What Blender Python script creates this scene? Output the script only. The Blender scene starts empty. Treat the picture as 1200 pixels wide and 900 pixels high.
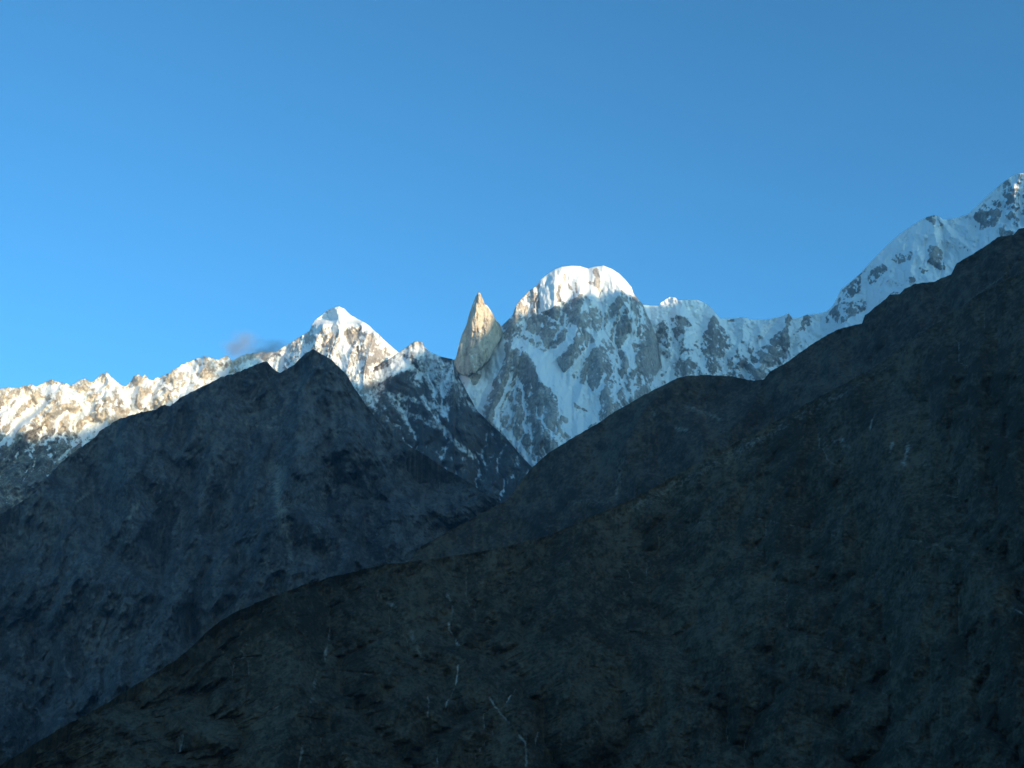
import bpy, math, time
import numpy as np

T0 = time.time()
scene = bpy.context.scene
R = math.radians

# ------------------------------------------------------------------ camera
F_PX, CX, CY, PITCH = 1287.0, 600.0, 450.0, R(15.0)     # 1200 x 900 photograph
cam_d = bpy.data.cameras.new("camera")
cam_d.sensor_width = 36.0
cam_d.lens = 36.0 * F_PX / 1200.0
cam_d.clip_start, cam_d.clip_end = 1.0, 200000.0
cam = bpy.data.objects.new("camera", cam_d)
cam.location = (0, 0, 0)
cam.rotation_euler = (R(90) + PITCH, 0, 0)
scene.collection.objects.link(cam)
scene.camera = cam

# ------------------------------------------------------------------ light
SUN_EL, SUN_LEFT = R(4.0), R(-37.0)      # low sun, behind the camera and to its right
SUN_H = np.array([-math.sin(SUN_LEFT), -math.cos(SUN_LEFT)])   # horizontal direction to the sun
world = bpy.data.worlds.new("World")
scene.world = world
world.use_nodes = True
wn, wl = world.node_tree.nodes, world.node_tree.links
wn.clear()
w_out = wn.new("ShaderNodeOutputWorld")
w_bg = wn.new("ShaderNodeBackground")
w_sky = wn.new("ShaderNodeTexSky")
w_sky.sky_type = 'NISHITA'
w_sky.sun_disc = False
w_sky.sun_elevation = SUN_EL
w_sky.sun_rotation = math.atan2(SUN_H[0], SUN_H[1])
w_sky.altitude = 2400.0
w_sky.air_density = 0.6
w_sky.dust_density = 5.0
w_sky.ozone_density = 2.5
w_bg.inputs["Strength"].default_value = 0.15
w_wb = wn.new("ShaderNodeMix"); w_wb.data_type = 'RGBA'; w_wb.blend_type = 'MULTIPLY'
w_wb.inputs[0].default_value = 1.0
w_wb.inputs[7].default_value = (0.72, 1.15, 1.0, 1)      # the camera's cool white balance
wl.new(w_sky.outputs[0], w_wb.inputs[6])
wl.new(w_wb.outputs[2], w_bg.inputs[0])
wl.new(w_bg.outputs[0], w_out.inputs[0])

sun_d = bpy.data.lights.new("sun", 'SUN')
sun_d.energy = 3.4
sun_d.angle = R(0.35)
sun_d.color = (1.0, 0.77, 0.47)
sun = bpy.data.objects.new("sun", sun_d)
sun.rotation_euler = (R(90) - SUN_EL, 0, math.atan2(SUN_H[1], SUN_H[0]) + R(90))
sun.location = (-3000, -3000, 6000)
scene.collection.objects.link(sun)

scene.view_settings.view_transform = 'Standard'
scene.view_settings.look = 'None'
scene.view_settings.gamma = 1.0
scene.view_settings.exposure = 1.62
scene.render.engine = 'CYCLES'
scene.cycles.use_denoising = True
scene.cycles.denoiser = 'OPENIMAGEDENOISE'
scene.cycles.denoising_input_passes = 'RGB_ALBEDO_NORMAL'
scene.cycles.denoising_prefilter = 'ACCURATE'
scene.cycles.max_bounces = 5
scene.cycles.diffuse_bounces = 3
scene.cycles.volume_bounces = 1
scene.cycles.use_adaptive_sampling = True

# ------------------------------------------------------------------ numpy helpers
def ray(px, py):
    """direction of the sight line through a pixel, scaled to horizontal length 1"""
    x = (px - CX) / F_PX
    u = (CY - py) / F_PX
    y = math.cos(PITCH) - u * math.sin(PITCH)
    z = math.sin(PITCH) + u * math.cos(PITCH)
    n = np.sqrt(x * x + y * y)
    return x / n, y / n, z / n

rng0 = np.random.RandomState(7)
PERM = rng0.permutation(256).astype(np.int32)
PERM = np.concatenate([PERM, PERM])
_a = rng0.rand(256) * 2 * np.pi
GX, GY = np.cos(_a).astype(np.float32), np.sin(_a).astype(np.float32)

def perlin(x, y):
    x = x.astype(np.float32); y = y.astype(np.float32)
    xi = np.floor(x); yi = np.floor(y)
    xf = x - xi; yf = y - yi
    xi = xi.astype(np.int32) & 255; yi = yi.astype(np.int32) & 255
    u = xf * xf * xf * (xf * (xf * 6 - 15) + 10)
    v = yf * yf * yf * (yf * (yf * 6 - 15) + 10)
    p0 = PERM[xi]; p1 = PERM[xi + 1]
    a = PERM[p0 + yi]; b = PERM[p1 + yi]; c = PERM[p0 + yi + 1]; d = PERM[p1 + yi + 1]
    na = GX[a] * xf + GY[a] * yf
    nb = GX[b] * (xf - 1) + GY[b] * yf
    nc = GX[c] * xf + GY[c] * (yf - 1)
    nd = GX[d] * (xf - 1) + GY[d] * (yf - 1)
    return ((na + u * (nb - na)) * (1 - v) + (nc + u * (nd - nc)) * v) * 1.5

def fbm(x, y, octaves=5, gain=0.5, lac=2.03):
    s = 0; amp = 1.0; tot = 0
    for k in range(octaves):
        s = s + amp * perlin(x + 17.3 * k, y - 9.1 * k)
        tot += amp; amp *= gain; x = x * lac; y = y * lac
    return s / tot

def ridged(x, y, octaves=6, gain=0.55, lac=2.07):
    s = 0; amp = 1.0; tot = 0; w = 1.0
    for k in range(octaves):
        n = 1.0 - np.abs(perlin(x + 31.7 * k, y + 11.9 * k))
        n = n * n * w
        s = s + amp * n
        w = np.clip(n * 1.7, 0, 1)
        tot += amp; amp *= gain; x = x * lac; y = y * lac
    return s / tot

def box1(a, r, ax):
    n = a.shape[ax]
    r = min(r, n - 1)
    pad = [(0, 0), (0, 0)]; pad[ax] = (r + 1, r)
    c = np.cumsum(np.pad(a, pad, mode='edge'), axis=ax, dtype=np.float64)
    if ax == 0:
        return (c[2 * r + 1:] - c[:-2 * r - 1]) / (2 * r + 1)
    return (c[:, 2 * r + 1:] - c[:, :-2 * r - 1]) / (2 * r + 1)

def blur(a, r, times=2):
    r = int(round(r))
    if r < 1:
        return a
    for _ in range(times):
        a = box1(box1(a, r, 0), r, 1)
    return a

def flow(h, tilt):
    """drainage on a face: every cell drains to the lowest of three cells in the next row"""
    ny, nx = h.shape
    hh = h + tilt * np.arange(nx)[None, :]
    acc = np.ones((ny, nx))
    idx = np.arange(nx)
    big = 1e9
    for j in range(ny - 1):
        row = hh[j + 1]
        l = np.concatenate([[big], row[:-1]]); r = np.concatenate([row[1:], [big]])
        st = np.stack([l, row - 0.02, r])
        k = np.argmin(st, axis=0) - 1
        np.add.at(acc[j + 1], np.clip(idx + k, 0, nx - 1), acc[j])
    return acc

def carve(h, depth, passes=2, tilt=0.0, width=2, px=1.0):
    sd = h.std() + 1e-6
    for p in range(passes):
        a = np.log(flow(h / sd, tilt))
        a = np.clip(a / 6.0, 0, 1.6)
        v = a * 0.25 + blur(a, width) * 1.0 + blur(a, width * 3) * 1.6
        h = h - depth / passes * v
    return h

def resize(a, shape):
    ny, nx = shape
    y = np.linspace(0, a.shape[0] - 1, ny); x = np.linspace(0, a.shape[1] - 1, nx)
    y0 = np.minimum(y.astype(int), a.shape[0] - 2); x0 = np.minimum(x.astype(int), a.shape[1] - 2)
    fy = (y - y0)[:, None]; fx = (x - x0)[None, :]
    A = a[y0][:, x0]; B = a[y0][:, x0 + 1]; C = a[y0 + 1][:, x0]; D = a[y0 + 1][:, x0 + 1]
    return (A * (1 - fx) + B * fx) * (1 - fy) + (C * (1 - fx) + D * fx) * fy

def carve_coarse(h, k, depth, **kw):
    sh = (max(8, h.shape[0] // k), max(8, h.shape[1] // k))
    c = resize(blur(h, k // 2), sh)
    d = carve(c.copy(), depth, **kw) - c
    return h + resize(d, h.shape)

def win(x0, y0, s):
    """points read in an enlarged window of the photograph -> photograph pixels"""
    return lambda *pts: [(x0 + p[0] / s, y0 + p[1] / s) for p in pts]
zE = win(500, 290, 3.3333); z1 = win(520, 300, 7.5); z2 = win(640, 300, 7.5); z3 = win(520, 410, 6.431)
z4 = win(640, 400, 7.5); z5 = win(780, 330, 7.5); z6 = win(320, 340, 7.5); z7 = win(400, 390, 6.431)
z8 = win(0, 410, 7.5); r1 = win(150, 370, 6.0); r2 = win(930, 240, 5.622); r3 = win(1060, 190, 6.92)
r4 = win(200, 400, 3.4615); r5 = win(0, 500, 4.092); r6 = win(560, 430, 3.529); r7 = win(200, 640, 3.333)
r8 = win(880, 400, 3.75); q6 = win(0, 560, 2.6475); q7 = win(400, 560, 2.6475); q8 = win(800, 400, 1.8)
q1 = win(0, 340, 3.2156); q2 = win(300, 330, 3.6); q4 = win(740, 320, 4.5); q5 = win(920, 180, 3.2143)

def in_poly(px, py, pts):
    m = np.zeros(px.shape, bool)
    n = len(pts)
    for i in range(n):
        x1, y1 = pts[i]; x2, y2 = pts[(i + 1) % n]
        if y1 == y2:
            continue
        c = ((y1 > py) != (y2 > py)) & (px < (x2 - x1) * (py - y1) / (y2 - y1) + x1)
        m ^= c
    return m

def stroke_d(px, py, pts):
    d = np.full(px.shape, 1e9)
    for (x1, y1), (x2, y2) in zip(pts[:-1], pts[1:]):
        dx, dy = x2 - x1, y2 - y1
        L = dx * dx + dy * dy + 1e-9
        t = np.clip(((px - x1) * dx + (py - y1) * dy) / L, 0, 1)
        d = np.minimum(d, np.hypot(px - x1 - t * dx, py - y1 - t * dy))
    return d

# ------------------------------------------------------------------ materials
def mat_mountain(name, dark, pale, snow=(0.82, 0.84, 0.86), scree=None, scale=1.0, bump=3.0, snow_noise=0.5, rough=0.9, soft=(-0.14, 0.16)):
    m = bpy.data.materials.new(name)
    m.use_nodes = True
    n, l = m.node_tree.nodes, m.node_tree.links
    n.clear()
    out = n.new("ShaderNodeOutputMaterial")
    bs = n.new("ShaderNodeBsdfPrincipled")
    bs.inputs["Roughness"].default_value = rough
    bs.inputs["Specular IOR Level"].default_value = 0.15
    tc = n.new("ShaderNodeTexCoord")
    def noise(sc, det=6, rg=0.6):
        t = n.new("ShaderNodeTexNoise")
        t.inputs["Scale"].default_value = sc
        t.inputs["Detail"].default_value = det
        t.inputs["Roughness"].default_value = rg
        l.new(tc.outputs["Object"], t.inputs["Vector"])
        return t.outputs["Fac"]
    def attr(nm):
        a = n.new("ShaderNodeAttribute"); a.attribute_name = nm
        return a.outputs["Fac"]
    def math_(op, a, b, clamp=False):
        k = n.new("ShaderNodeMath"); k.operation = op; k.use_clamp = clamp
        for i, v in enumerate((a, b)):
            if isinstance(v, (int, float)): k.inputs[i].default_value = v
            else: l.new(v, k.inputs[i])
        return k.outputs[0]
    def mix(f, a, b):
        k = n.new("ShaderNodeMix"); k.data_type = 'RGBA'
        l.new(f, k.inputs[0])
        for i, v in ((6, a), (7, b)):
            if isinstance(v, tuple): k.inputs[i].default_value = (*v, 1)
            else: l.new(v, k.inputs[i])
        return k.outputs[2]
    def ramp(v, lo, hi):
        k = n.new("ShaderNodeMapRange"); k.interpolation_type = 'SMOOTHSTEP'
        k.inputs[1].default_value = lo; k.inputs[2].default_value = hi
        l.new(v, k.inputs[0])
        return k.outputs[0]
    fine = noise(0.035 * scale)
    mid = noise(0.006 * scale, 8, 0.65)
    rock_f = math_('ADD', math_('MULTIPLY', math_('ADD', fine, mid), 0.9), math_('MULTIPLY', attr("tone"), 1.0))
    col = mix(ramp(rock_f, 0.66, 1.20), dark, pale)
    if scree is not None:
        sf = math_('ADD', attr("scree"), math_('MULTIPLY', math_('SUBTRACT', fine, 0.5), 0.9))
        col = mix(ramp(sf, 0.25, 1.0), col, scree)
    if snow is not None:
        s = math_('ADD', attr("snow"), math_('MULTIPLY', math_('SUBTRACT', fine, 0.5), snow_noise))
        sfac = ramp(s, *soft)
        col = mix(sfac, col, snow)
    l.new(col, bs.inputs["Base Color"])
    bp = n.new("ShaderNodeBump")
    bp.inputs["Strength"].default_value = 0.8
    bp.inputs["Distance"].default_value = bump * 3
    l.new(noise(0.025 * scale, 9, 0.7), bp.inputs["Height"])
    if snow is not None:
        st = math_('SUBTRACT', 0.85, math_('MULTIPLY', sfac, 0.6))
        l.new(st, bp.inputs["Strength"])
    l.new(bp.outputs[0], bs.inputs["Normal"])
    l.new(bs.outputs[0], out.inputs[0])
    return m

def grid_mesh(name, X, Y, Z, mat, attrs):
    ny, nx = X.shape
    me = bpy.data.meshes.new(name)
    co = np.stack([X, Y, Z], -1).reshape(-1, 3).astype(np.float32)
    i = np.arange(ny * nx).reshape(ny, nx)
    q = np.stack([i[:-1, :-1], i[1:, :-1], i[1:, 1:], i[:-1, 1:]], -1).reshape(-1).astype(np.int32)
    nf = (ny - 1) * (nx - 1)
    me.vertices.add(len(co)); me.vertices.foreach_set("co", co.ravel())
    me.loops.add(nf * 4); me.loops.foreach_set("vertex_index", q)
    me.polygons.add(nf)
    me.polygons.foreach_set("loop_start", np.arange(0, nf * 4, 4, dtype=np.int32))
    me.polygons.foreach_set("use_smooth", np.ones(nf, bool))
    me.update(calc_edges=True)
    for k, v in attrs.items():
        a = me.attributes.new(k, 'FLOAT', 'POINT')
        a.data.foreach_set("value", v.reshape(-1).astype(np.float32))
    me.materials.append(mat)
    o = bpy.data.objects.new(name, me)
    scene.collection.objects.link(o)
    return o

def tag(o, label, cat, kind="structure"):
    o["label"] = label; o["category"] = cat; o["kind"] = kind

GROUND_Z = -420.0

class Face:
    """one mountain seen from the valley: its crest line (read off the photograph) put at its own distance, and the
    slopes that fall from it on this side and on the far side"""
    def __init__(s, crest, base, rc, slope, step=1.0, row=1.0, jag=0.6, jag_len=9.0, seed=1, foot=None):
        c = np.array(crest, float)
        s.px = np.arange(c[0, 0], c[-1, 0] + step * 0.5, step)
        cy = np.interp(s.px, c[:, 0], c[:, 1])
        cy = cy + jag * fbm(s.px / jag_len, s.px * 0 + seed * 3.7, 4, 0.6)
        b = np.array(base, float)
        by = np.interp(s.px, b[:, 0], b[:, 1])
        by = np.maximum(by, cy + 2)
        s.ny = int(max(by - cy) / row) + 2
        t = np.linspace(0, 1, s.ny)[:, None]
        s.t = t + 0 * cy
        s.PX = s.px[None, :] + 0 * t
        s.PY = cy[None, :] + (by - cy)[None, :] * t
        rcp = np.array(rc, float)
        s.rc = np.interp(s.px, rcp[:, 0], rcp[:, 1])
        s.rm = s.rc.mean()
        dx, dy, te = ray(s.PX, s.PY)
        s.dx, s.dy, s.te = dx, dy, te
        S = slope(s) if callable(slope) else slope + 0 * te
        S = np.maximum(S, te + 0.18)
        dlog = np.diff(te, axis=0) / (0.5 * (S - te)[1:] + 0.5 * (S - te)[:-1])
        s.lr = np.concatenate([np.zeros((1, len(s.px))), np.cumsum(dlog, axis=0)])
        s.r = s.rc[None, :] * np.exp(s.lr)
        s.m = s.rm / F_PX                       # metres per pixel
        s.a = (s.PX - CX) * s.m
        s.b = -s.PY * s.m
        s.h = np.zeros_like(s.r)
        s.snow = np.full_like(s.r, -2.0); s.tone = np.zeros_like(s.r); s.scree = np.zeros_like(s.r)
        s.step, s.row, s.seed = step, row, seed
    def warp(s, L, amt, k=0):
        o = s.seed * 13.7 + k * 5.1
        return (s.a / L + amt * fbm(s.a / L / 1.3 + o, s.b / L / 1.3, 4), s.b / L + amt * fbm(s.a / L / 1.3, s.b / L / 1.3 + o + 40, 4))
    def ridges(s, L, amp, aniso=1.6, octv=6, w=0.5, shear=0.0, k=0):
        x, y = s.warp(L, w, k)
        s.h += amp * (ridged(x + shear * y + s.seed * 7.77 + k, y / aniso + s.seed * 3.3, octv) - 0.5)
    def rough(s, L, amp, octv=5, aniso=1.0):
        s.h += amp * fbm(s.a / L + s.seed * 2.2, s.b / L / aniso + s.seed * 5.5, octv, 0.6)
    def rib(s, pts, width, height):
        d = stroke_d(s.PX, s.PY, pts)
        s.h += height * np.clip(1 - d / width, 0, 1)
    def facet(s, pts, wl, wr, height):
        """a rib whose left flank is wl pixels wide and whose right flank is wr pixels wide"""
        p = sorted(pts, key=lambda q: q[1])
        ys = np.array([q[1] for q in p]); xs = np.array([q[0] for q in p])
        dx = s.PX - np.interp(s.PY, ys, xs) + 1.5 * fbm(s.a / (10 * s.m), s.b / (10 * s.m), 4)
        ty = np.clip((s.PY - ys[0] + 6) / 6, 0, 1) * np.clip((ys[-1] + 12 - s.PY) / 12, 0, 1)
        s.h += height * ty * np.where(dx < 0, np.clip(1 + dx / wl, 0, 1), np.clip(1 - dx / wr, 0, 1))
    def drain(s, coarse, fine, k=4, tilt=0.0):
        if coarse: s.h = carve_coarse(s.h, k, coarse, passes=2, tilt=tilt, width=1)
        if fine: s.h = carve(s.h, fine, passes=2, tilt=tilt, width=1)
    def concave(s, Rr):
        c = blur(s.h, Rr) - s.h
        return c / (c.std() + 1e-6)
    def ledge(s):
        g = np.gradient(blur(s.h, 1), axis=0)
        return g / (g.std() + 1e-6)
    def paint(s, arr, pts, val, soft=1.5, mode='set'):
        if not hasattr(s, "wx"):
            L = 16.0 * s.m
            s.wx = 5.0 * fbm(s.a / L + 3, s.b / L, 5, 0.65); s.wy = 5.0 * fbm(s.a / L, s.b / L + 8, 5, 0.65)
        m = blur(in_poly(s.PX + s.wx, s.PY + s.wy, pts).astype(float), soft / s.step)
        arr[...] = arr * (1 - m) + val * m
    def line(s, arr, pts, width, val, soft=0.5):
        d = stroke_d(s.PX + 3.0 * fbm(s.a / (14 * s.m), s.b / (14 * s.m), 4), s.PY, pts)
        m = np.clip((width * 0.5 - d) / (width * soft) + 0.5, 0, 1)
        arr[...] = arr * (1 - m) + val * m
    def speckle(s, coarse=12, fine=3.2, kc=0.20, kf=0.16, calm=None):
        n1 = fbm(s.a / (coarse * s.m) + s.seed, s.b / (coarse * s.m * 1.25), 4, 0.6)
        n2 = fbm(s.a / (fine * s.m) + s.seed, s.b / (fine * s.m * 1.3) + 7, 3, 0.7)
        k = 1.0 if calm is None else 1.0 - 0.88 * np.clip(calm * 1.6, 0, 1)
        return k * (kc * n1 / (n1.std() + 1e-6) + kf * n2 / (n2.std() + 1e-6))
    def runnels(s, lo=2.6, hi=6.0):
        f = flow(blur(s.h, 1) / (s.h.std() + 1e-6), 0.0)
        c = np.clip((np.log(f) - lo) / (hi - lo), 0, 1)
        return np.maximum(blur(c, 1, 1) * 1.25, 0.8 * c)
    def channels(s, lo=4.2, hi=7.5, amt=0.5, cell=14):
        f = flow(blur(s.h, 1) / (s.h.std() + 1e-6), 0.0)
        c = np.clip((np.log(f) - lo) / (hi - lo), 0, 1)
        c = np.maximum(blur(c, 1, 1) * 1.3, c)
        patch = np.clip(0.45 + 1.6 * fbm(s.a / (70 * s.m) + 3, s.b / (70 * s.m), 4), 0, 1)
        s.scree = np.maximum(s.scree, amt * c * patch)
    def build(s, name, mat, back=1.0, back_len=None, foot_in=None):
        r = s.r - s.h
        X, Y, Z = s.dx * r, s.dy * r, s.te * r
        # far side: falls away behind the crest to the valley level
        nb = 26
        zc = Z[0]
        tot = (zc - GROUND_Z) / back if back_len is None else back_len + 0 * zc
        u = (np.linspace(0, 1, nb + 1)[1:] ** 2)[::-1][:, None]
        rb = r[0][None, :] + tot[None, :] * u
        n = fbm(s.a[0][None, :] / 300 + 0 * u, rb / 300, 5)
        zb = zc[None, :] - back * tot[None, :] * u + n * np.minimum(120, 0.25 * tot[None, :] * u)
        if foot_in is not None:            # a tower that stands against a wall: its back runs into that wall
            zb = zc[None, :] + (s.te[-1][None, :] * (r[0][None, :] + tot[None, :]) - 25 - zc[None, :]) * u
        Xb, Yb = s.dx[0][None, :] * rb, s.dy[0][None, :] * rb
        # foot: carries on down to the valley, or turns back into the wall behind it
        nf = 8
        v = np.linspace(0, 1, nf + 1)[1:][:, None]
        if foot_in is None:
            drop = np.maximum(Z[-1] - GROUND_Z + 60, 30)[None, :]
            rf = r[-1][None, :] - drop * v / 0.9
            rf = np.maximum(rf, 60)
            zf = Z[-1][None, :] - drop * v
        else:
            rf = r[-1][None, :] + foot_in * v
            zf = s.te[-1][None, :] * rf - 25 * v
        Xf, Yf = s.dx[-1][None, :] * rf, s.dy[-1][None, :] * rf
        X = np.concatenate([Xb, X, Xf]); Y = np.concatenate([Yb, Y, Yf]); Z = np.concatenate([zb, Z, zf])
        def ext(q): return np.concatenate([np.repeat(q[:1], nb, 0), q, np.repeat(q[-1:], nf, 0)])
        o = grid_mesh(name, X, Y, Z, mat, {"snow": ext(s.snow), "tone": ext(s.tone), "scree": ext(s.scree)})
        print("built", name, X.shape, round(time.time() - T0, 1))
        return o

GRANITE = dict(dark=(0.20, 0.182, 0.170), pale=(0.50, 0.452, 0.41))
m_peak = mat_mountain("granite_and_snow", **GRANITE)
m_range = mat_mountain("brown_rock_and_snow", dark=(0.10, 0.087, 0.077), pale=(0.58, 0.51, 0.42))
m_spire = mat_mountain("pale_granite", dark=(0.33, 0.275, 0.215), pale=(0.62, 0.53, 0.42))
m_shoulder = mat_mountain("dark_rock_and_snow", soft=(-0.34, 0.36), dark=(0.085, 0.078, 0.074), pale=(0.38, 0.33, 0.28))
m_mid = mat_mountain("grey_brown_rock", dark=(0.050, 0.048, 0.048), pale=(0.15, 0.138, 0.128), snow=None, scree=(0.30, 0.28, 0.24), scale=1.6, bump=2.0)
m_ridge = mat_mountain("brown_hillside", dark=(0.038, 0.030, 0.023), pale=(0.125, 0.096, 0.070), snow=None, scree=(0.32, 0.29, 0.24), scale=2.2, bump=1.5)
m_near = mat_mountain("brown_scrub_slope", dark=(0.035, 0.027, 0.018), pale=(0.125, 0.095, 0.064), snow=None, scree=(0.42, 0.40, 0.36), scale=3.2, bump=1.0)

# ================================================================== A: snowy range on the left
crestA = [(-170, 470), (-120, 455), (-90, 462), (-50, 452), (-20, 459)] + \
    q1((0, 372), (30, 365), (70, 370), (90, 362), (115, 356), (140, 362), (165, 350), (195, 335), (215, 345), (245, 352), (270, 358),
       (290, 345), (320, 333), (340, 345), (355, 342), (385, 315), (400, 308), (415, 322), (435, 340), (455, 355), (472, 365), (490, 348),
       (505, 322), (520, 318), (535, 325), (548, 318), (560, 335), (572, 342), (590, 330), (615, 322), (640, 312), (655, 298), (680, 285),
       (710, 270), (740, 258), (770, 250), (795, 252), (815, 262), (840, 255), (860, 246), (868, 258), (880, 264), (905, 250), (930, 240), (965, 236), (1000, 234)) + \
    [(325, 412), (345, 425), (370, 450)]
A = Face(crestA, [(-170, 660), (370, 660)], [(-170, 9000), (0, 9200), (330, 9700), (370, 9750)], lambda s: 1.15 + 0 * s.te, jag=2.2, jag_len=5, seed=3)
A.ridges(600, 230, 1.4, 7, 0.4, shear=-0.5)
A.ridges(190, 95, 1.2, 5, 0.4, k=3, shear=-0.6)
A.drain(60, 26, k=4, tilt=0.06)
A.facet(z8((460, 260), (430, 480), (300, 590), (150, 700)), 7, 30, 130)
A.facet(z8((150, 440), (90, 520), (0, 590)), 6, 20, 110)
A.facet(z8((930, 200), (960, 300), (910, 440), (850, 560)), 9, 26, 130)
A.facet(z8((740, 270), (780, 340), (800, 430)), 7, 14, 80)
A.facet(r1((60, 420), (100, 520), (60, 620)), 9, 14, 110)
A.facet(r1((320, 380), (280, 500), (220, 590)), 12, 16, 140)
A.facet(r1((560, 290), (520, 430), (430, 560)), 12, 20, 130)
A.rough(45, 24, 5)
A.ridges(70, 34, 1.3, 4, 0.4, k=9, shear=0.5)
A.rough(18, 9, 3)
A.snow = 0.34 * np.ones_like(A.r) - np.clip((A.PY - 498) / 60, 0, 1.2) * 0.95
A.snow += 0.16 * A.concave(6) + 0.20 * A.ledge() + 0.30 * fbm(A.a / 160, A.b / 160, 5)
A.line(A.snow, z8((560, 330), (700, 430), (820, 560)), 8, 0.7)
A.line(A.snow, z8((960, 240), (1080, 400), (1180, 520)), 9, 0.7)
A.line(A.snow, z8((180, 440), (100, 560), (20, 640)), 10, 0.6)
A.snow = 0.75 * A.snow - 0.20 + 0.30 * A.runnels() - 0.03 + A.speckle(12, 3.5, 0.11, 0.10)
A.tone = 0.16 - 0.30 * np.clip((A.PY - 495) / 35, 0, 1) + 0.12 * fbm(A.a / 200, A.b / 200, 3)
# ================================================================== B: snow pyramid
crestB = [(285, 445), (305, 428), (320, 415), (333, 406), (341.7, 401)] + \
    q2((190, 230), (225, 210), (235, 185), (250, 160), (275, 145), (300, 122), (330, 108), (350, 103), (370, 112), (385, 128), (400, 142),
       (425, 155), (455, 170), (480, 188), (520, 225), (560, 262), (600, 298), (620, 310)) + [(490, 432), (510, 455)]
B = Face(crestB, [(285, 600), (510, 600)], [(285, 9500), (400, 9700), (510, 9850)], 1.25, step=0.7, row=0.7, jag=0.8, jag_len=5, seed=5)
B.facet(z6((545, 150), (600, 330), (560, 450), (510, 560), (470, 900)), 11, 40, 190)
B.facet(z6((785, 290), (775, 380), (735, 470), (680, 570), (640, 740), (610, 1000)), 19, 50, 430)
B.facet(z6((890, 380), (865, 480), (830, 600), (800, 720), (780, 1000)), 16, 45, 420)
B.facet(z6((440, 300), (400, 400), (350, 500), (280, 580), (200, 900)), 26, 45, 420)
B.facet(z6((1010, 470), (980, 560), (930, 640)), 8, 16, 80)
B.ridges(330, 120, 1.7, 6, 0.5)
B.ridges(110, 50, 1.6, 5, 0.5, k=4)
B.drain(70, 30, k=4)
B.rough(35, 16, 4)
B.snow = 0.05 + 0.16 * B.concave(9) + 0.16 * B.ledge() + 0.30 * fbm(B.a / 130, B.b / 130, 5)
B.paint(B.snow, z6((330, 340), (540, 130), (640, 170), (1140, 560), (1080, 590), (900, 400), (800, 330), (640, 300), (600, 330), (480, 310), (400, 360)), 0.55)
B.line(B.snow, z6((600, 300), (620, 440), (640, 560), (620, 640)), 7, 0.5)
B.paint(B.snow, z6((640, 340), (780, 300), (740, 460), (660, 500)), -0.5, 1)
B.paint(B.snow, z6((700, 640), (740, 500), (890, 390), (900, 420), (800, 620)), -0.3, 1)
B.paint(B.snow, z6((820, 700), (860, 500), (960, 520), (960, 600)), -0.3, 1)
B.paint(B.snow, z6((120, 500), (330, 350), (380, 390), (350, 470), (180, 560)), -0.25, 1)
B.paint(B.snow, z6((430, 460), (490, 340), (560, 400), (500, 540)), -0.35, 1)
B.snow = 0.08 + 0.75 * B.snow + B.speckle(10, 3, 0.12, 0.14)
B.tone = 0.1 + 0.25 * fbm(B.a / 150, B.b / 150, 3)
# ================================================================== C: dark shoulder below the spire
crestC = [(380, 500), (395, 470), (405, 455), (411, 449), (425, 441), (439, 430), (455, 421.5), (468, 412.5), (475, 408), (482, 402.8), (486, 400), (489, 399.6), (495.5, 401),
          (497, 406), (505, 413), (517, 418), (531, 421), (533.5, 434), (542, 449), (549.5, 464), (560, 482), (575, 497), (593, 513), (608, 531), (623, 547), (650, 575), (700, 625)]
C = Face(crestC, [(380, 700), (700, 720)], [(380, 8600), (490, 9200), (540, 8400), (623, 7200), (700, 6400)], 1.1, jag=1.0, jag_len=6, seed=8)
C.rib(z7((560, 80), (540, 200), (470, 320), (560, 420), (700, 700)), 26, 200)
C.rib(z7((700, 180), (850, 330), (860, 520), (940, 800)), 24, 160)
C.rib(z7((500, 180), (330, 360), (350, 560)), 22, 150)
C.ridges(380, 150, 1.5, 6, 0.5, shear=0.4)
C.ridges(120, 50, 1.2, 5, 0.5, k=4)
C.drain(90, 35, k=4, tilt=-0.05)
C.rough(40, 16, 4)
x, y = C.a / 150, C.b / 150
C.snow = -0.20 + 0.15 * C.concave(8) + 0.18 * C.ledge() + 0.38 * fbm((x + y) * 0.7, (y - x) * 2.0, 5) - np.clip((C.PY - 465) / 50, 0, 1) * 0.45
C.paint(C.snow, z7((80, 380), (200, 370), (240, 300), (420, 220), (520, 180), (560, 260), (440, 300), (330, 350), (230, 420), (220, 560), (170, 520), (120, 430)), 0.40, 1)
C.paint(C.snow, z7((560, 70), (700, 150), (800, 230), (870, 330), (930, 430), (800, 470), (700, 400), (600, 300), (540, 200)), 0.12, 3)
C.paint(C.snow, z7((310, 440), (340, 360), (430, 330), (520, 400), (620, 400), (700, 440), (640, 480), (400, 450)), -0.7, 1)
C.paint(C.snow, z7((810, 480), (930, 480), (1000, 600), (900, 780), (800, 640)), -0.55, 2)
C.line(C.snow, z7((660, 680), (760, 720), (900, 860), (1000, 930)), 8, 0.02)
C.line(C.snow, z7((380, 470), (500, 490), (640, 540), (780, 570)), 6, 0.0)
C.line(C.snow, z7((450, 600), (600, 640), (700, 700)), 6, 0.0)
C.snow = 0.8 * C.snow - 0.07 + 0.45 * C.runnels() + C.speckle(kc=0.06, kf=0.12)
C.snow = np.where(in_poly(C.PX, C.PY, z7((440, 150), (540, 40), (640, 60), (700, 160), (600, 170), (520, 170))), C.snow + 0.18, C.snow)
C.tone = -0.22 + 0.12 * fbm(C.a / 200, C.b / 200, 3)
C.paint(C.tone, z7((540, 60), (620, 70), (680, 160), (480, 150)), 1.0, 1)  # tip painted paler to stand in for sunlight that misses it
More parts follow.
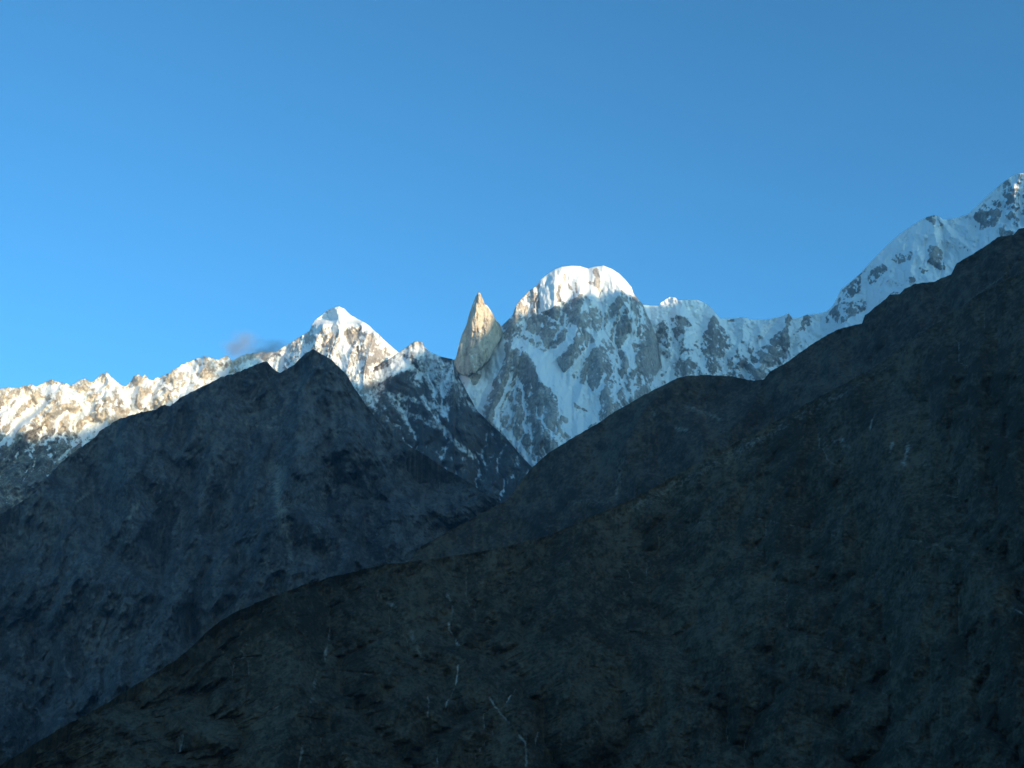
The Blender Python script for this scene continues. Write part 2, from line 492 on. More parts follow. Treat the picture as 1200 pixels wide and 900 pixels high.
# ================================================================== E: the round snow dome and its granite wall
crestE = [(500, 470), (520, 430), (533, 421), (545, 413), (560, 405), (580, 391), (587, 383), (590, 380), (594.5, 375.5), (600.5, 369.5)] + \
    zE((350, 225), (375, 195), (400, 170), (430, 150), (445, 125), (470, 105), (500, 85), (525, 75), (560, 70), (600, 72), (630, 82), (655, 75), (690, 70),
       (720, 82), (750, 100), (775, 125), (800, 155), (808, 180), (830, 205), (845, 222)) + [(758, 368), (764, 380), (770, 398), (776, 430), (790, 475), (810, 520)]
def slopeE(s):
    return 1.5 - 0.75 * np.clip((s.PY - 330) / 200, 0, 1) - 0.9 * np.clip(1 - (s.PY - s.PY[0]) / 22, 0, 1) * np.clip((s.PX - 615) / 35, 0, 1) * np.clip((765 - s.PX) / 25, 0, 1)
E = Face(crestE, [(500, 640), (810, 640)], [(500, 9650), (600, 9750), (690, 9900), (760, 9720), (810, 9300)], slopeE, step=0.8, row=0.8, jag=0.5, jag_len=6, seed=11)
E.rib(z2((300, 300), (280, 560), (260, 760), (200, 900)), 16, 110)
E.rib(z3((490, 0), (470, 160), (360, 420), (330, 520)), 14, 160)
E.rib(z3((600, 30), (760, 260), (800, 420), (760, 640)), 26, 230)
E.rib(z2((640, 340), (760, 540), (900, 640), (930, 900)), 22, 170)
E.rib(z4((460, 100), (500, 300), (560, 560)), 22, 130)
E.rib(z1((640, 440), (600, 640), (560, 800)), 12, 120)
E.rib(z1((820, 250), (840, 480)), 7, -40)
E.ridges(420, 130, 1.9, 6, 0.45)
E.ridges(130, 55, 2.2, 5, 0.5, k=4)
E.drain(70, 30, k=4)
E.rough(36, 14, 4, 1.6)
E.ridges(45, 16, 2.0, 4, 0.6, k=7, shear=0.4)
cap = blur(in_poly(E.PX, E.PY, zE((430, 150), (450, 110), (560, 50), (700, 50), (800, 140), (812, 190), (760, 165), (700, 185), (600, 170), (540, 200), (450, 240))).astype(float), 4)
E.h = E.h * (1 - 0.6 * cap) + 0.2 * cap * blur(E.h, 5)
base = -0.28 + 0.30 * np.clip((E.PY - 420) / 60, 0, 1) * np.clip((E.PX - 600) / 60, 0.3, 1)
SM = base.copy()
def P(pts, v, soft=1.2): E.paint(SM, pts, v, soft)
def Ln(pts, w, v): E.line(SM, pts, w, v)
P(zE((345, 300), (430, 150), (450, 110), (560, 50), (700, 50), (800, 140), (812, 190), (760, 165), (700, 190), (600, 180), (540, 215), (450, 250)), 0.75, 1)
P(zE((330, 310), (352, 215), (430, 145), (445, 250), (380, 285)), 0.02, 1)
P(zE((360, 300), (450, 258), (560, 215), (600, 190), (600, 300), (540, 390), (460, 415), (400, 390)), -0.55, 2)
P(z2((350, 340), (480, 330), (560, 300), (640, 305), (650, 350), (560, 420), (520, 500), (440, 450), (340, 490), (310, 500), (340, 400)), 0.45, 1)
P(z2((640, 340), (760, 350), (800, 330), (830, 400), (900, 560), (940, 650), (900, 800), (800, 760), (790, 560), (700, 420)), -0.25, 1)
Ln(z2((690, 430), (630, 520), (560, 600), (450, 760), (330, 870)), 6, 0.4)
Ln(z2((370, 650), (440, 690), (540, 690)), 8, 0.4)
Ln(z2((250, 640), (210, 740), (80, 840), (0, 870)), 7, 0.5)
Ln(z2((760, 500), (770, 640), (725, 740), (740, 900)), 7, 0.35)
Ln(z4((700, 20), (740, 120), (770, 210)), 9, 0.5)
P(z3((640, 20), (700, 10), (740, 40), (860, 10), (880, 40), (800, 130), (870, 180), (960, 200), (1029, 300), (1029, 640), (980, 650), (920, 600), (960, 520),
     (880, 460), (850, 350), (800, 270), (710, 250), (690, 120)), 0.75)
P(z4((0, 100), (100, 70), (220, 0), (160, 80), (60, 200), (40, 230), (140, 290), (180, 330), (250, 340), (300, 370), (390, 420), (440, 440), (480, 380),
     (490, 300), (520, 280), (500, 400), (470, 480), (460, 600), (440, 700), (340, 770), (250, 830), (180, 800), (120, 760), (210, 690), (120, 600), (90, 480), (0, 390)), 0.75)
Ln(z4((410, 60), (290, 170), (240, 240), (160, 310)), 10, 0.55)
P(z4((70, 200), (150, 80), (220, 120), (230, 200), (130, 290)), -0.6, 0.8)
P(z4((280, 300), (330, 250), (400, 240), (470, 320), (440, 420), (400, 440), (380, 380)), -0.5, 0.8)
P(z4((340, 190), (420, 60), (600, 60), (560, 200), (480, 250), (400, 230)), -0.5, 1)
Ln(z4((200, 510), (260, 570), (350, 610)), 3.5, -0.2)
Ln(z3((510, 180), (470, 300), (400, 430), (400, 560), (500, 650), (600, 770), (670, 860)), 6.5, 0.5)
Ln(z3((480, 400), (560, 390), (650, 300)), 7, 0.3)
P(z3((100, 190), (230, 180), (350, 60), (390, -60), (430, -130), (470, -90), (450, 60), (440, 130), (370, 230), (320, 370), (270, 470), (190, 380), (150, 250)), 0.75, 1)
P(z3((205, 200), (240, 175), (290, 190), (270, 260), (220, 270)), -0.5, 0.5)
P(z3((455, 20), (520, 60), (470, 280), (390, 440), (320, 500), (330, 380), (400, 200)), -0.5, 0.8)
P(z3((560, 330), (720, 250), (800, 280), (850, 370), (880, 480), (940, 530), (880, 600), (700, 640), (560, 600)), -0.35, 1.5)
Ln(z1((590, 830), (650, 760), (710, 760), (790, 860), (900, 880), (1050, 800), (1150, 640)), 7, 0.45)
Ln(z2((440, 130), (450, 200), (455, 260)), 6.5, -0.55); Ln(z2((380, 235), (440, 250), (475, 310)), 4.5, -0.4)
Ln(z2((165, 170), (180, 220), (215, 290)), 4.0, -0.55); Ln(z2((122, 260), (105, 330), (110, 400)), 4.0, -0.6); Ln(z2((262, 240), (265, 320)), 3.0, -0.5); Ln(z2((230, 320), (240, 370)), 2.5, -0.4)
Ln(z1((835, 255), (838, 350), (830, 490)), 3.2, -0.8); Ln(z1((775, 320), (800, 420), (825, 490)), 3.0, -0.7); Ln(z1((670, 390), (740, 530)), 2.6, -0.6)
SM = np.where(SM < 0, 0.7 * SM, SM)
E.snow = 0.8 * SM + (0.08 * E.concave(8) + 0.11 * E.ledge()) * (1 - 0.6 * np.clip(SM * 1.6, 0, 1)) + 0.05 * E.concave(2) - 0.05 + 0.50 * E.runnels() + E.speckle(kc=0.10, kf=0.11, calm=SM)
E.tone = 0.05 + 0.2 * fbm(E.a / 200, E.b / 400, 3)
# ================================================================== D: the rock spire
crestD = [(520, 470), (526, 445), (531, 428), (534.5, 417.5)] + z1((115, 860), (130, 800), (150, 720), (170, 670), (200, 600), (230, 490), (255, 420), (275, 370), (290, 335), (308, 312), (325, 330), (340, 375),
       (360, 415), (400, 455), (432, 505), (450, 550), (480, 585), (500, 605)) + [(588, 387), (592, 400), (597, 420)]
footD = [(520, 475)] + z3((40, 60), (96, 140), (118, 172), (150, 190), (168, 182), (186, 190), (215, 166), (240, 168), (262, 138), (285, 128), (300, 102), (330, 84), (352, 48), (372, 20)) + z1((430, 830), (480, 760), (520, 690)) + [(592, 402), (597, 424)]
D = Face(crestD, footD, [(520, 9510), (597, 9500)], 2.6, step=0.4, row=0.5, jag=2.2, jag_len=2.6, seed=14)
arr = np.interp(D.PY, [342, 350, 368, 378, 390, 410, 450], [562.5, 566, 576, 577.5, 576, 574, 572])
dxp = D.PX - arr
D.h -= np.clip(dxp, 0, None) * 13.0 + np.clip(-dxp, 0, None) * 1.2
D.rib([(560, 345), (551, 372), (543, 400), (538, 430)], 6, 28)
D.ridges(95, 66, 4.0, 5, 0.3, shear=0.15)
D.ridges(38, 18, 3.2, 5, 0.4, k=4, shear=-0.1)
D.rough(60, 20, 5, 1.0)
D.rough(14, 5, 3, 1.0)
D.facet([(562, 345), (554, 385), (549, 430), (547, 450)], 5, 12, 48)
D.facet([(573, 366), (568, 395), (563, 450)], 4, 8, 32)
D.snow = -0.44 + 0.10 * D.concave(6) + 0.12 * D.ledge() + 0.15 * fbm(D.a / 50, D.b / 50, 4)
D.tone = 0.08 + 0.25 * fbm(D.a / 40, D.b / 200, 4)
# ================================================================== R: the high snow ridge running to the right
crestR = [(690, 420), (715, 380), (740, 358)] + q4((50, 165), (100, 172), (145, 172), (155, 155), (180, 140), (200, 126), (235, 130), (245, 145), (300, 140), (350, 142), (390, 160), (425, 185),
       (445, 215), (470, 240), (500, 240), (540, 240), (580, 232), (640, 245), (720, 245), (800, 225), (828, 212), (850, 240), (890, 235), (925, 218), (955, 220), (1000, 210),
       (1030, 200), (1060, 175), (1085, 130), (1105, 85), (1140, 60)) + \
    q5((250, 480), (285, 450), (330, 400), (380, 350), (430, 305), (480, 270), (530, 240), (560, 232), (580, 235), (595, 248), (640, 245), (690, 228), (720, 200), (760, 160), (810, 118), (845, 90), (870, 76), (900, 72)) + \
    [(1215, 196), (1240, 205), (1290, 190), (1370, 230)]
def slopeR(s):
    return 1.6 + 0 * s.te - 0.45 * np.clip(1 - (s.PY - s.PY[0]) / 20, 0, 1)
Rr = Face(crestR, [(690, 560), (1000, 520), (1370, 420)], [(690, 10100), (800, 10050), (950, 9900), (1060, 9300), (1200, 8800), (1370, 8400)], slopeR, step=0.9, row=0.9, jag=0.5, jag_len=6, seed=21)
Rr.rib(z5((430, 290), (420, 480), (430, 700)), 14, 120)
Rr.rib(z5((1080, 270), (1050, 430), (900, 620), (820, 760)), 15, 150)
Rr.rib(z5((120, 300), (160, 450), (180, 800)), 12, 100)
Rr.ridges(420, 130, 1.5, 6, 0.5, shear=0.3)
Rr.ridges(130, 45, 1.5, 5, 0.5, k=4)
Rr.drain(60, 28, k=4)
Rr.rough(38, 13, 4)
Rr.ridges(45, 14, 2.0, 4, 0.6, k=7, shear=0.4)
SR = 0.42 - np.clip((Rr.PX - 740) / 60, 0, 1) * np.clip((960 - Rr.PX) / 30, 0, 1) * np.clip((Rr.PY - 385) / 40, 0, 1) * 0.35
def Q(pts, v=-0.4, soft=1.0): Rr.paint(SR, pts, v, soft)
Q(z5((90, 300), (220, 330), (230, 400), (150, 450), (60, 420)), -0.2)
Q(z5((360, 420), (430, 290), (520, 430), (590, 540), (560, 640), (340, 680), (250, 560)), -0.3)
Q(z5((690, 660), (720, 600), (900, 560), (930, 490), (1040, 400), (1075, 270), (1105, 290), (1075, 480), (1085, 620), (1060, 700), (820, 780), (650, 760)), -0.45)
Q(z5((90, 720), (260, 720), (290, 820), (80, 830)), -0.2)
Q(z5((530, 330), (590, 330), (610, 370), (550, 365)), -0.4, 0.5)
Q(z2((930, 700), (1000, 560), (1140, 540), (1200, 640), (1100, 800), (960, 800)), -0.08)
Q(r2((900, 260), (970, 300), (995, 430), (930, 425), (885, 370)))
Q(r2((880, 90), (935, 72), (980, 130), (920, 130)), -0.45, 0.5)
Q(r2((500, 440), (600, 370), (605, 440), (500, 545)), -0.2)
Q(r2((290, 640), (320, 560), (440, 450), (450, 560), (400, 600)), -0.3)
Q(r2((210, 740), (300, 640), (490, 630), (490, 690), (380, 740), (310, 790), (220, 770)), -0.08)
Q(r2((630, 350), (770, 300), (780, 370), (650, 395)), -0.08)
Q(r2((25, 840), (70, 730), (140, 740), (70, 840)), -0.2)
Q(r2((730, 490), (800, 470), (800, 510), (740, 520)), -0.15, 0.5)
Q(r2((830, 410), (900, 420), (850, 460)), -0.15, 0.5)
Q(r2((640, 590), (690, 530), (710, 580)), -0.2, 0.5)
Q(r3((560, 440), (630, 340), (770, 290), (800, 380), (740, 510), (580, 570)), -0.3)
Q(r3((800, 160), (880, 120), (1100, 100), (1100, 500), (870, 590), (750, 610), (800, 480), (780, 300)), 0.02, 2)
Q(r3((760, 600), (790, 520), (850, 540), (860, 600)), -0.3, 0.7)
SR = np.where(SR < 0, 0.42 * SR, SR)
x, y = Rr.a / (7 * Rr.m), Rr.b / (7 * Rr.m)
rb = fbm(0.5 * (x - y) + 5, 1.1 * (x + y), 5, 0.65)
Rr.snow = 0.10 * rb / rb.std() * (1 - 0.85 * np.clip(SR * 2.2, 0, 1)) + 1.05 * SR + 0.08 * Rr.concave(8) + 0.10 * Rr.ledge() - 0.03 + 0.40 * Rr.runnels() + Rr.speckle(kc=0.11, kf=0.12, calm=SR * 0.9)
Rr.tone = -0.05 + 0.2 * fbm(Rr.a / 200, Rr.b / 200, 3)
# ================================================================== G: the dark mountain on the left
crestG = [(-200, 720), (-100, 655)] + q1((0, 845), (60, 810), (130, 765), (180, 705), (240, 640), (300, 595), (350, 560), (385, 525), (440, 490), (510, 465), (580, 450), (620, 432), (640, 438),
      (680, 405), (740, 375), (800, 345), (830, 328), (880, 315), (930, 295), (970, 278), (1005, 268)) + \
    q2((70, 365), (85, 378), (100, 385), (130, 370), (160, 350), (190, 320), (220, 295), (240, 285), (260, 295), (290, 315), (320, 330), (350, 360), (380, 390), (410, 440),
       (440, 485), (470, 530), (510, 580), (540, 620), (580, 650), (640, 690), (720, 735)) + [(520, 548), (545, 562), (575, 582), (610, 606), (680, 660)]
def slopeG(s):
    return 0.95 + 0.15 * np.clip((560 - s.PY) / 150, -1, 1)
G = Face(crestG, [(-200, 960), (100, 900), (400, 720), (680, 700)], [(-200, 4600), (0, 4900), (366, 5300), (450, 5100), (680, 4500)], slopeG, step=1.25, row=1.1, jag=2.0, jag_len=6, seed=27)
G.rib(r4((585, 30), (520, 300), (480, 520), (400, 760)), 46, 170)
G.rib(r4((380, 85), (440, 200), (500, 300)), 30, 70)
G.rib(r4((650, 100), (760, 380), (860, 480), (900, 760)), 40, 150)
G.rib(r5((500, 10), (600, 200), (620, 480)), 40, 110)
G.rib(r5((180, 330), (340, 380), (420, 640)), 40, 110)
G.ridges(430, 210, 1.5, 8, 0.25, shear=-0.25)
G.ridges(120, 40, 1.3, 6, 0.25, k=5)
G.drain(220, 0, k=9)
G.drain(50, 26, k=4)
G.rough(40, 20, 6)
G.tone = 0.16 * fbm(G.a / (110 * G.m) + 1, G.b / (110 * G.m), 4) + 0.14 * fbm(G.a / 260, G.b / 260, 6, 0.6) + 0.05 * G.concave(4) + G.speckle(9, 2.8, 0.04, 0.055)
G.scree = 0.25 * np.clip(fbm(G.a / 120 + 9, G.b / 200, 5) - 0.1, 0, 1) * 2
for pts, w, v in ((r4((440, 520), (430, 600), (460, 760)), 22, 0.45), (r4((640, 520), (600, 760)), 26, 0.30), (r4((280, 320), (340, 345), (450, 350)), 9, 0.35),
                  (r4((840, 380), (850, 470)), 16, 0.35), (r5((360, 360), (430, 320)), 6, 0.5), (r5((620, 440), (660, 370)), 9, 0.45), (r5((800, 220), (960, 320)), 30, 0.25),
                  (r5((90, 440), (180, 400)), 7, 0.35), (r5((550, 545), (600, 545)), 8, 0.3), (r5((0, 830), (60, 750)), 5, 0.3), (q6((370, 510), (420, 480)), 4, 0.45),
                  (q6((290, 370), (400, 420)), 12, 0.3), (q6((890, 160), (900, 250)), 10, 0.4), (q6((800, 270), (820, 260)), 4, 0.35)):
    m = np.zeros_like(G.r); G.line(m, pts, w, v, 0.9); G.scree = np.maximum(G.scree, m * 1.35)
# ================================================================== H: the dark ridge on the right
crestH = [(430, 700), (470, 668), (494, 640), (551, 609), (596, 585), (606, 571)] + zE((410, 860), (480, 800), (560, 750), (620, 715), (680, 680), (720, 650), (790, 610), (850, 575), (940, 530)) + \
    q4((240, 555), (300, 540), (390, 538), (480, 540), (540, 545), (600, 560), (650, 568), (700, 560), (730, 520), (820, 470), (900, 410), (1000, 345), (1090, 295)) + \
    q5((290, 640), (300, 610), (375, 550), (395, 530), (430, 530), (450, 510), (490, 490), (560, 482), (625, 455), (645, 415), (720, 370), (760, 345), (800, 315), (860, 305), (880, 285), (900, 278)) + [(1240, 250), (1370, 190), (1600, 90)]
H = Face(crestH, [(430, 760), (600, 700), (800, 620), (1000, 520), (1600, 300)], [(430, 3500), (620, 3900), (800, 3700), (1000, 3300), (1200, 2900), (1600, 2500)], 0.85, step=1.25, row=1.1, jag=1.4, jag_len=7, seed=33)
H.rib(r6((830, 40), (700, 160), (600, 330)), 30, 60)
H.rib(q4((700, 560), (600, 760), (400, 900)), 40, 50)
H.ridges(420, 60, 1.4, 8, 0.25, shear=0.5)
H.ridges(90, 18, 1.2, 6, 0.25, k=5, shear=0.5)
H.drain(60, 0, k=9, tilt=0.05)
H.drain(24, 12, k=4, tilt=0.05)
H.rough(26, 10, 6)
H.tone = 0.16 * fbm(H.a / (110 * H.m) + 1, H.b / (110 * H.m), 4) + 0.12 * fbm(H.a / 180, H.b / 180, 6, 0.6) + 0.04 * H.concave(4) + H.speckle(9, 2.8, 0.04, 0.05) + 0.13 * fbm((H.a * 0.88 + H.b * 0.47) / (120 * H.m), (H.b * 0.88 - H.a * 0.47) / (16 * H.m), 5)
H.scree = 0.3 * np.clip(fbm(H.a / 100 + 4, H.b / 160, 5) - 0.12, 0, 1) * 2
for pts, w, v in ((r6((860, 160), (1000, 215)), 7, 0.35), (r6((820, 255), (860, 262)), 7, 0.4), (r6((600, 380), (570, 540)), 10, 0.3), (r6((720, 175), (730, 200)), 8, 0.3),
                  (r6((400, 560), (560, 560)), 12, 0.25), (q5((870, 420), (640, 600), (430, 720)), 4, 0.3)):
    m = np.zeros_like(H.r); H.line(m, pts, w, v, 0.9); H.scree = np.maximum(H.scree, m * 1.5)
# ================================================================== I: the near slope
crestI = [(-260, 1010), (-120, 950), (0, 897), (19, 885), (75, 851), (125, 824), (166, 798), (204, 775), (227, 756), (245, 737.5), (272, 719), (302, 706), (332, 694), (363, 683), (400, 673), (438, 664), (457, 661),
          (525, 652), (581, 643), (645, 627), (702, 602), (751, 580), (800, 552), (883, 508), (967, 461), (1022, 432), (1060, 404), (1110, 370), (1147, 345), (1175, 330), (1200, 318), (1260, 290), (1370, 240), (1680, 110)]
def slopeI(s):
    return 0.78 + 0.10 * np.sin(s.PY / 38.0 + s.PX / 170.0) + 0.15 * np.clip((600 - s.PY) / 200, -1, 1)
I = Face(crestI, [(-260, 1060), (0, 985), (1680, 985)], [(-260, 1250), (0, 1500), (400, 2050), (800, 2450), (1022, 2450), (1200, 2250), (1370, 2100), (1680, 1900)], slopeI, step=1.25, row=1.1, jag=2.4, jag_len=11, seed=41)
I.rib(r8((450, 200), (560, 380), (700, 800)), 60, 50)
I.rib(q7((700, 200), (720, 420), (760, 760)), 60, 40)
I.rib(r7((420, 160), (480, 520), (440, 900)), 50, 40)
I.ridges(300, 42, 1.5, 8, 0.25, shear=0.3)
I.ridges(70, 13, 1.2, 6, 0.25, k=5)
I.drain(40, 0, k=9)
I.drain(18, 8, k=4)
I.rough(18, 7, 6)
I.tone = 0.22 * fbm(I.a / (130 * I.m) + 1, I.b / (130 * I.m), 4) - 0.05 * np.clip((I.PX - 700) / 400, 0, 1) + 0.12 * fbm(I.a / 120, I.b / 120, 6, 0.6) + 0.04 * I.concave(4) + I.speckle(10, 2.8, 0.04, 0.055) + 0.13 * fbm((I.a * 0.88 + I.b * 0.47) / (150 * I.m), (I.b * 0.88 - I.a * 0.47) / (16 * I.m), 5)
I.scree = 0.3 * np.clip(fbm(I.a / 70 + 2, I.b / 100, 5) - 0.14, 0, 1) * 2
for pts, w, v in ((q7((460, 680), (490, 725), (520, 760)), 4.5, 0.72), (q7((540, 655), (520, 690), (495, 715)), 3, 0.6), (q7((575, 890), (570, 820), (545, 790)), 6, 0.66), (q7((610, 790), (598, 830)), 4.5, 0.7),
                  (q7((320, 340), (345, 400), (335, 470), (365, 520)), 6, 0.6), (q7((365, 580), (360, 630), (320, 720)), 3, 0.7), (q7((270, 680), (270, 750)), 3.5, 0.6), (q7((300, 820), (300, 890)), 3, 0.6),
                  (q7((120, 360), (190, 420), (245, 540)), 12, 0.4), (r7((620, 330), (600, 450)), 6, 0.65), (r7((570, 480), (545, 700)), 10, 0.4), (r7((520, 760), (500, 867)), 7, 0.5),
                  (r7((250, 440), (350, 430)), 3, 0.5), (r7((0, 760), (50, 740), (40, 800)), 5, 0.55), (r7((340, 270), (410, 225)), 5, 0.45), (r7((380, 190), (430, 183)), 3, 0.4),
                  (r7((620, 485), (790, 500)), 3.5, 0.4), (r7((430, 620), (330, 680)), 4, 0.35), (q6((550, 800), (570, 830)), 6, 0.5), (q6((440, 720), (560, 630)), 4, 0.3),
                  (q8((0, 385), (150, 372), (290, 400), (340, 415)), 5, 0.36), (q8((470, 415), (560, 435), (640, 475), (700, 520), (720, 560)), 6, 0.36), (q8((500, 510), (580, 515)), 4, 0.4),
                  (q8((690, 560), (720, 575)), 6, 0.55), (q8((200, 700), (215, 670)), 8, 0.35), (q8((240, 560), (215, 650)), 3, 0.3), (r8((340, 450), (400, 430), (430, 460)), 14, 0.4),
                  (r8((610, 490), (630, 430)), 8, 0.5), (r8((670, 540), (690, 460)), 12, 0.55), (r8((520, 400), (545, 320)), 6, 0.45), (r8((640, 580), (640, 670)), 4, 0.4), (r8((880, 380), (890, 300)), 5, 0.3),
                  (q7((780, 260), (800, 400)), 5, 0.3), (q7((870, 480), (1000, 490)), 5, 0.25), (q7((800, 740), (760, 860)), 24, 0.25)):
    m = np.zeros_like(I.r); I.line(m, pts, w * 0.75, v, 0.9); I.scree = np.maximum(I.scree, m * 1.15 * (0.75 + 1.0 * fbm(I.a / 22, I.b / 22, 4))); I.h -= 7 * np.clip(m / (v + 1e-6), 0, 1) * (w < 8)
I.channels(4.0, 7.5, 0.5)
H.channels(4.0, 7.5, 0.42)
G.channels(4.0, 7.5, 0.5)
# pale grassy strip along the crest of the spur
dcr = I.PY - I.PY[0]
strip = np.clip(1 - np.abs(dcr - 11) / (21 + 12 * fbm(I.a / 90, I.b / 500, 4)), 0, 1) * np.clip((I.PX - 640) / 110, 0, 1) * np.clip((1120 - I.PX) / 130, 0, 1) * (0.95 + 0.3 * fbm(I.a / 40, I.b / 40, 4))
I.scree = np.maximum(I.scree, 0.40 * strip)

objs = {}
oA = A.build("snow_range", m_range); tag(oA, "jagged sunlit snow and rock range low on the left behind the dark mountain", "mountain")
oB = B.build("snow_peak", m_peak); tag(oB, "pointed sunlit snow pyramid rising behind the dark mountain's summit", "mountain")
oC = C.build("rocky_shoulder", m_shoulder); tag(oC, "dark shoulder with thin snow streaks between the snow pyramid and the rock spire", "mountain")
oE = E.build("snow_dome", m_peak); tag(oE, "round white dome peak with a granite wall and snow couloirs", "mountain")
oD = D.build("rock_spire", m_spire, back=2.2, back_len=420, foot_in=420); tag(oD, "needle shaped tan rock spire lit by the sun left of the dome", "mountain")
oR = Rr.build("snow_ridge", m_peak); tag(oR, "long shaded snow ridge climbing from the dome to the right edge", "mountain")
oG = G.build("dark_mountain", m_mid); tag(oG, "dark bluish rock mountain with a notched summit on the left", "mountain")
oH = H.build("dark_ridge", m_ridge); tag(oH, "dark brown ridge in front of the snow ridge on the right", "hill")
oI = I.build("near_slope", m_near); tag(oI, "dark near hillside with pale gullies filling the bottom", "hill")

# ================================================================== unseen ridge added behind the camera, its crest shaped to cast the shadow line
n_ = np.array([-SUN_H[1], SUN_H[0]])       # along the shading crest, left to right
DIST = 14500.0
def shade_point(face, px, py):
    i = int(np.clip((px - face.px[0]) / face.step, 0, len(face.px) - 1))
    j = int(np.argmin(np.abs(face.PY[:, i] - py)))
    r = (face.r - face.h)[j, i]
    x, y, z = ray(np.float64(px), np.float64(py))
    x, y, z = x * r, y * r, z * r
    s_ = x * n_[0] + y * n_[1]; l_ = x * SUN_H[0] + y * SUN_H[1]
    return s_, l_, z
SH = []
for px, py in ((-150, 560), (-60, 530), (0, 503), (30, 514), (60, 509), (100, 504), (150, 492), (215, 465), (250, 448), (266, 426), (271, 412), (276, 398), (300, 396), (318, 400)): SH.append(shade_point(A, px, py))
for px, py in ((335, 425), (360, 440), (400, 454), (425, 452), (445, 444)): SH.append(shade_point(B, px, py))
for px, py in ((487, 411), (500, 410)): SH.append(shade_point(C, px, py))
for px, py in ((540, 398), (550, 399), (560, 400), (567, 393), (573, 384), (577, 372), (582, 366)): SH.append(shade_point(D, px, py))
for px, py in ((592, 372), (598, 365), (603, 360), (606, 381), (635, 366), (662, 354), (680, 345), (692, 342), (715, 343), (740, 347)): SH.append(shade_point(E, px, py))
for px, py in ((762, 355), (776, 358), (790, 356), (797, 350), (804, 346), (850, 352), (930, 350), (1000, 310), (1090, 240), (1150, 224), (1186, 203), (1200, 205), (1240, 199)): SH.append(shade_point(Rr, px, py))
SH = np.array(SH)
for q in SH: print("shade", np.round(q).tolist())
order = np.argsort(SH[:, 0]); SH = SH[order]
l0 = 0.0
ss = np.concatenate([[SH[0, 0] - 5000, SH[0, 0] - 2000], SH[:, 0], [SH[-1, 0] + 1500, SH[-1, 0] + 4500]])
lm = SH[:, 1].mean() + DIST                        # the crest keeps one line across the sun's direction
zz = SH[:, 2] + (lm - SH[:, 1]) * math.tan(SUN_EL)
zz = np.concatenate([[zz[0] - 1800, zz[0] - 500], zz, [zz[-1] + 300, zz[-1] - 1500]])
sg = np.arange(ss[0], ss[-1], 30.0)
zc = np.interp(sg, ss, zz)
kk = np.ones(3) / 3
zc = np.convolve(np.pad(zc, 1, mode='edge'), kk, 'valid')
zc += 14 * fbm(sg / 160, sg * 0, 4)
lg = np.concatenate([-np.linspace(0, 1, 70)[::-1] ** 1.3, np.linspace(0, 1, 30)[1:] ** 1.3])[:, None]
wid = (zc - GROUND_Z) / 1.3
L_ = lg * wid[None, :]
S_ = sg[None, :] + 0 * lg
nz = fbm(S_ / 700, L_ / 700, 6) + ridged(S_ / 900, L_ / 1400, 5) - 0.6
Zc = zc[None, :] - np.abs(L_) * 1.3 + nz * np.clip(np.abs(L_) / 800, 0, 1) * 320
Xc = n_[0] * S_ + SUN_H[0] * (lm + L_); Yc = n_[1] * S_ + SUN_H[1] * (lm + L_)
sn = (Zc - 1800) / 1500 * 0.4 + 0.3 * nz
oW = grid_mesh("shading_mountain", Xc[::-1], Yc[::-1], Zc[::-1], m_peak, {"snow": sn, "tone": 0 * sn, "scree": 0 * sn})
tag(oW, "unseen snow mountain added behind the viewpoint, its crest shaped to shade the valley", "mountain")

# ================================================================== valley ground
rr = np.concatenate([[0.5, 5, 15], np.geomspace(30, 24500, 105)])[:, None]
th = np.linspace(0, 2 * np.pi, 181)[None, :]
Xg, Yg = rr * np.cos(th), rr * np.sin(th)
knoll = np.minimum(0, -1.7 - np.maximum(rr - 12, 0) * 0.42)
Zg = np.maximum(knoll, GROUND_Z + 12 * fbm(Xg / 600, Yg / 600, 4)) + 0 * th
oGnd = grid_mesh("ground", Xg, Yg, Zg, m_near, {"snow": 0 * Zg - 2, "tone": 0 * Zg, "scree": 0 * Zg})
oGnd["kind"] = "structure"

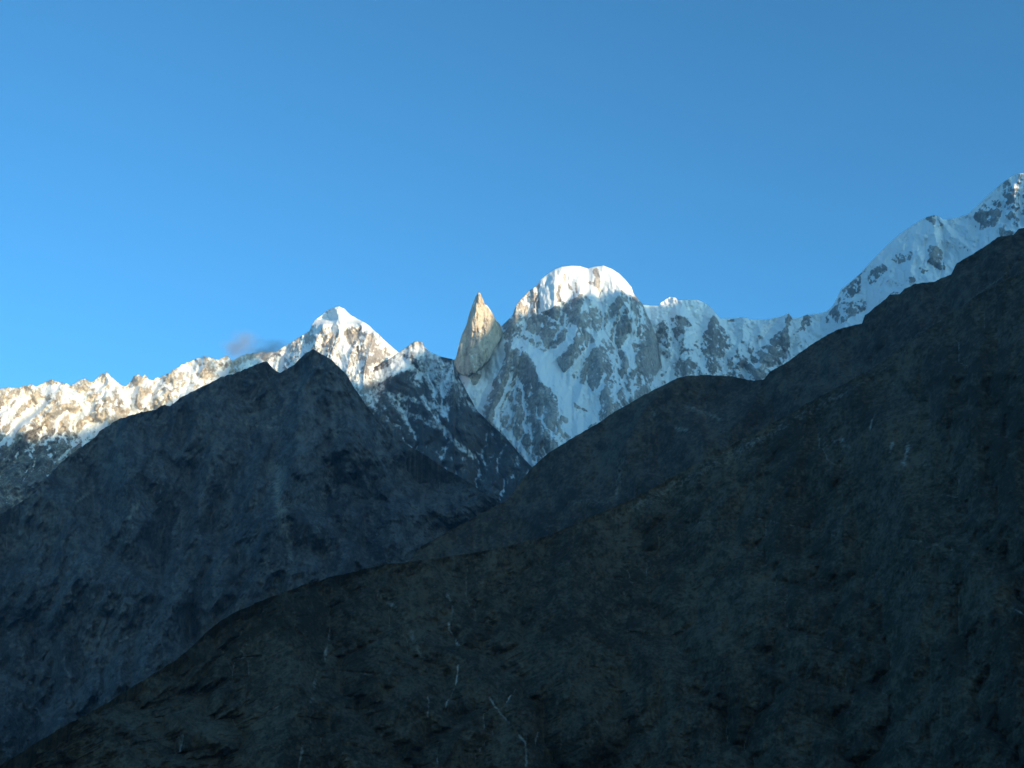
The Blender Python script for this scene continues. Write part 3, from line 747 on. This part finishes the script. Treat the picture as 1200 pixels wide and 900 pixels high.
# ================================================================== cloud wisps above the left range
def wisp(name, px, py, r, sx, sy, sz, dens, seed, label):
    x, y, z = ray(np.float64(px), np.float64(py))
    c = np.array([x * r, y * r, z * r])
    nu, nv = 48, 28
    u = np.linspace(0, 2 * np.pi, nu + 1)[None, :]; v = np.linspace(0.02, np.pi - 0.02, nv)[:, None]
    ex, ey, ez = np.cos(u) * np.sin(v), np.sin(u) * np.sin(v), np.cos(v) + 0 * u
    k = 1 + 0.25 * np.sin(3 * u + seed) * np.sin(v) + 0.15 * np.sin(5 * v + seed)
    X, Y, Z = sx * ex * k, sy * ey * k, sz * ez * k
    m = bpy.data.materials.new("cloud_vapour"); m.use_nodes = True
    n, l = m.node_tree.nodes, m.node_tree.links; n.clear()
    out = n.new("ShaderNodeOutputMaterial"); vol = n.new("ShaderNodeVolumePrincipled")
    tc = n.new("ShaderNodeTexCoord")
    nt = n.new("ShaderNodeTexNoise"); nt.inputs["Scale"].default_value = 0.006; nt.inputs["Detail"].default_value = 4
    mp = n.new("ShaderNodeMapping"); mp.inputs["Scale"].default_value = (1 / sx, 1 / sy, 1 / sz)
    ln = n.new("ShaderNodeVectorMath"); ln.operation = 'LENGTH'
    l.new(tc.outputs["Object"], nt.inputs["Vector"]); l.new(tc.outputs["Object"], mp.inputs["Vector"]); l.new(mp.outputs[0], ln.inputs[0])
    mr = n.new("ShaderNodeMapRange"); mr.interpolation_type = 'SMOOTHSTEP'
    mr.inputs[1].default_value = 1.0; mr.inputs[2].default_value = 0.2
    l.new(ln.outputs["Value"], mr.inputs[0])
    nr = n.new("ShaderNodeMapRange"); nr.inputs[1].default_value = 0.42; nr.inputs[2].default_value = 0.66
    l.new(nt.outputs["Fac"], nr.inputs[0])
    mu = n.new("ShaderNodeMath"); mu.operation = 'MULTIPLY'; l.new(mr.outputs[0], mu.inputs[0]); l.new(nr.outputs[0], mu.inputs[1])
    m2 = n.new("ShaderNodeMath"); m2.operation = 'MULTIPLY'; l.new(mu.outputs[0], m2.inputs[0]); m2.inputs[1].default_value = dens
    l.new(m2.outputs[0], vol.inputs["Density"])
    vol.inputs["Color"].default_value = (0.60, 0.56, 0.56, 1)
    l.new(vol.outputs[0], out.inputs["Volume"])
    o = grid_mesh(name, X, Y, Z, m, {})
    o.location = c
    tag(o, label, "cloud", "thing")
    return o
wisp("cloud", 284, 404, 9000, 230, 160, 160, 0.0095, 1.0, "small grey cloud puff floating above the left snow range")
wisp("cloud", 318, 411, 8900, 270, 150, 125, 0.0135, 2.4, "low grey cloud wisp touching the snow pyramid's left foot")
# ================================================================== the air
hx0, hx1, hy0, hy1 = -25500.0, 25500.0, -25500.0, 25500.0
hz0 = GROUND_Z - 40.0
hz1 = max(float(zc.max()), 4600.0) + 150.0
me = bpy.data.meshes.new("haze")
vs = [(x, y, z) for z in (hz0, hz1) for y in (hy0, hy1) for x in (hx0, hx1)]
me.from_pydata(vs, [], [(0, 2, 3, 1), (4, 5, 7, 6), (0, 1, 5, 4), (2, 6, 7, 3), (0, 4, 6, 2), (1, 3, 7, 5)])
hm = bpy.data.materials.new("air"); hm.use_nodes = True
hn, hl = hm.node_tree.nodes, hm.node_tree.links; hn.clear()
ho = hn.new("ShaderNodeOutputMaterial"); hv = hn.new("ShaderNodeVolumePrincipled")
hv.inputs["Color"].default_value = (0.40, 0.72, 1.0, 1)
hv.inputs["Density"].default_value = 1.5e-5
hv.inputs["Anisotropy"].default_value = 0.55
hl.new(hv.outputs[0], ho.inputs["Volume"])
me.materials.append(hm)
haze = bpy.data.objects.new("haze", me); scene.collection.objects.link(haze)
haze["kind"] = "stuff"
print("haze top", hz1)
print("script done", round(time.time() - T0, 1))
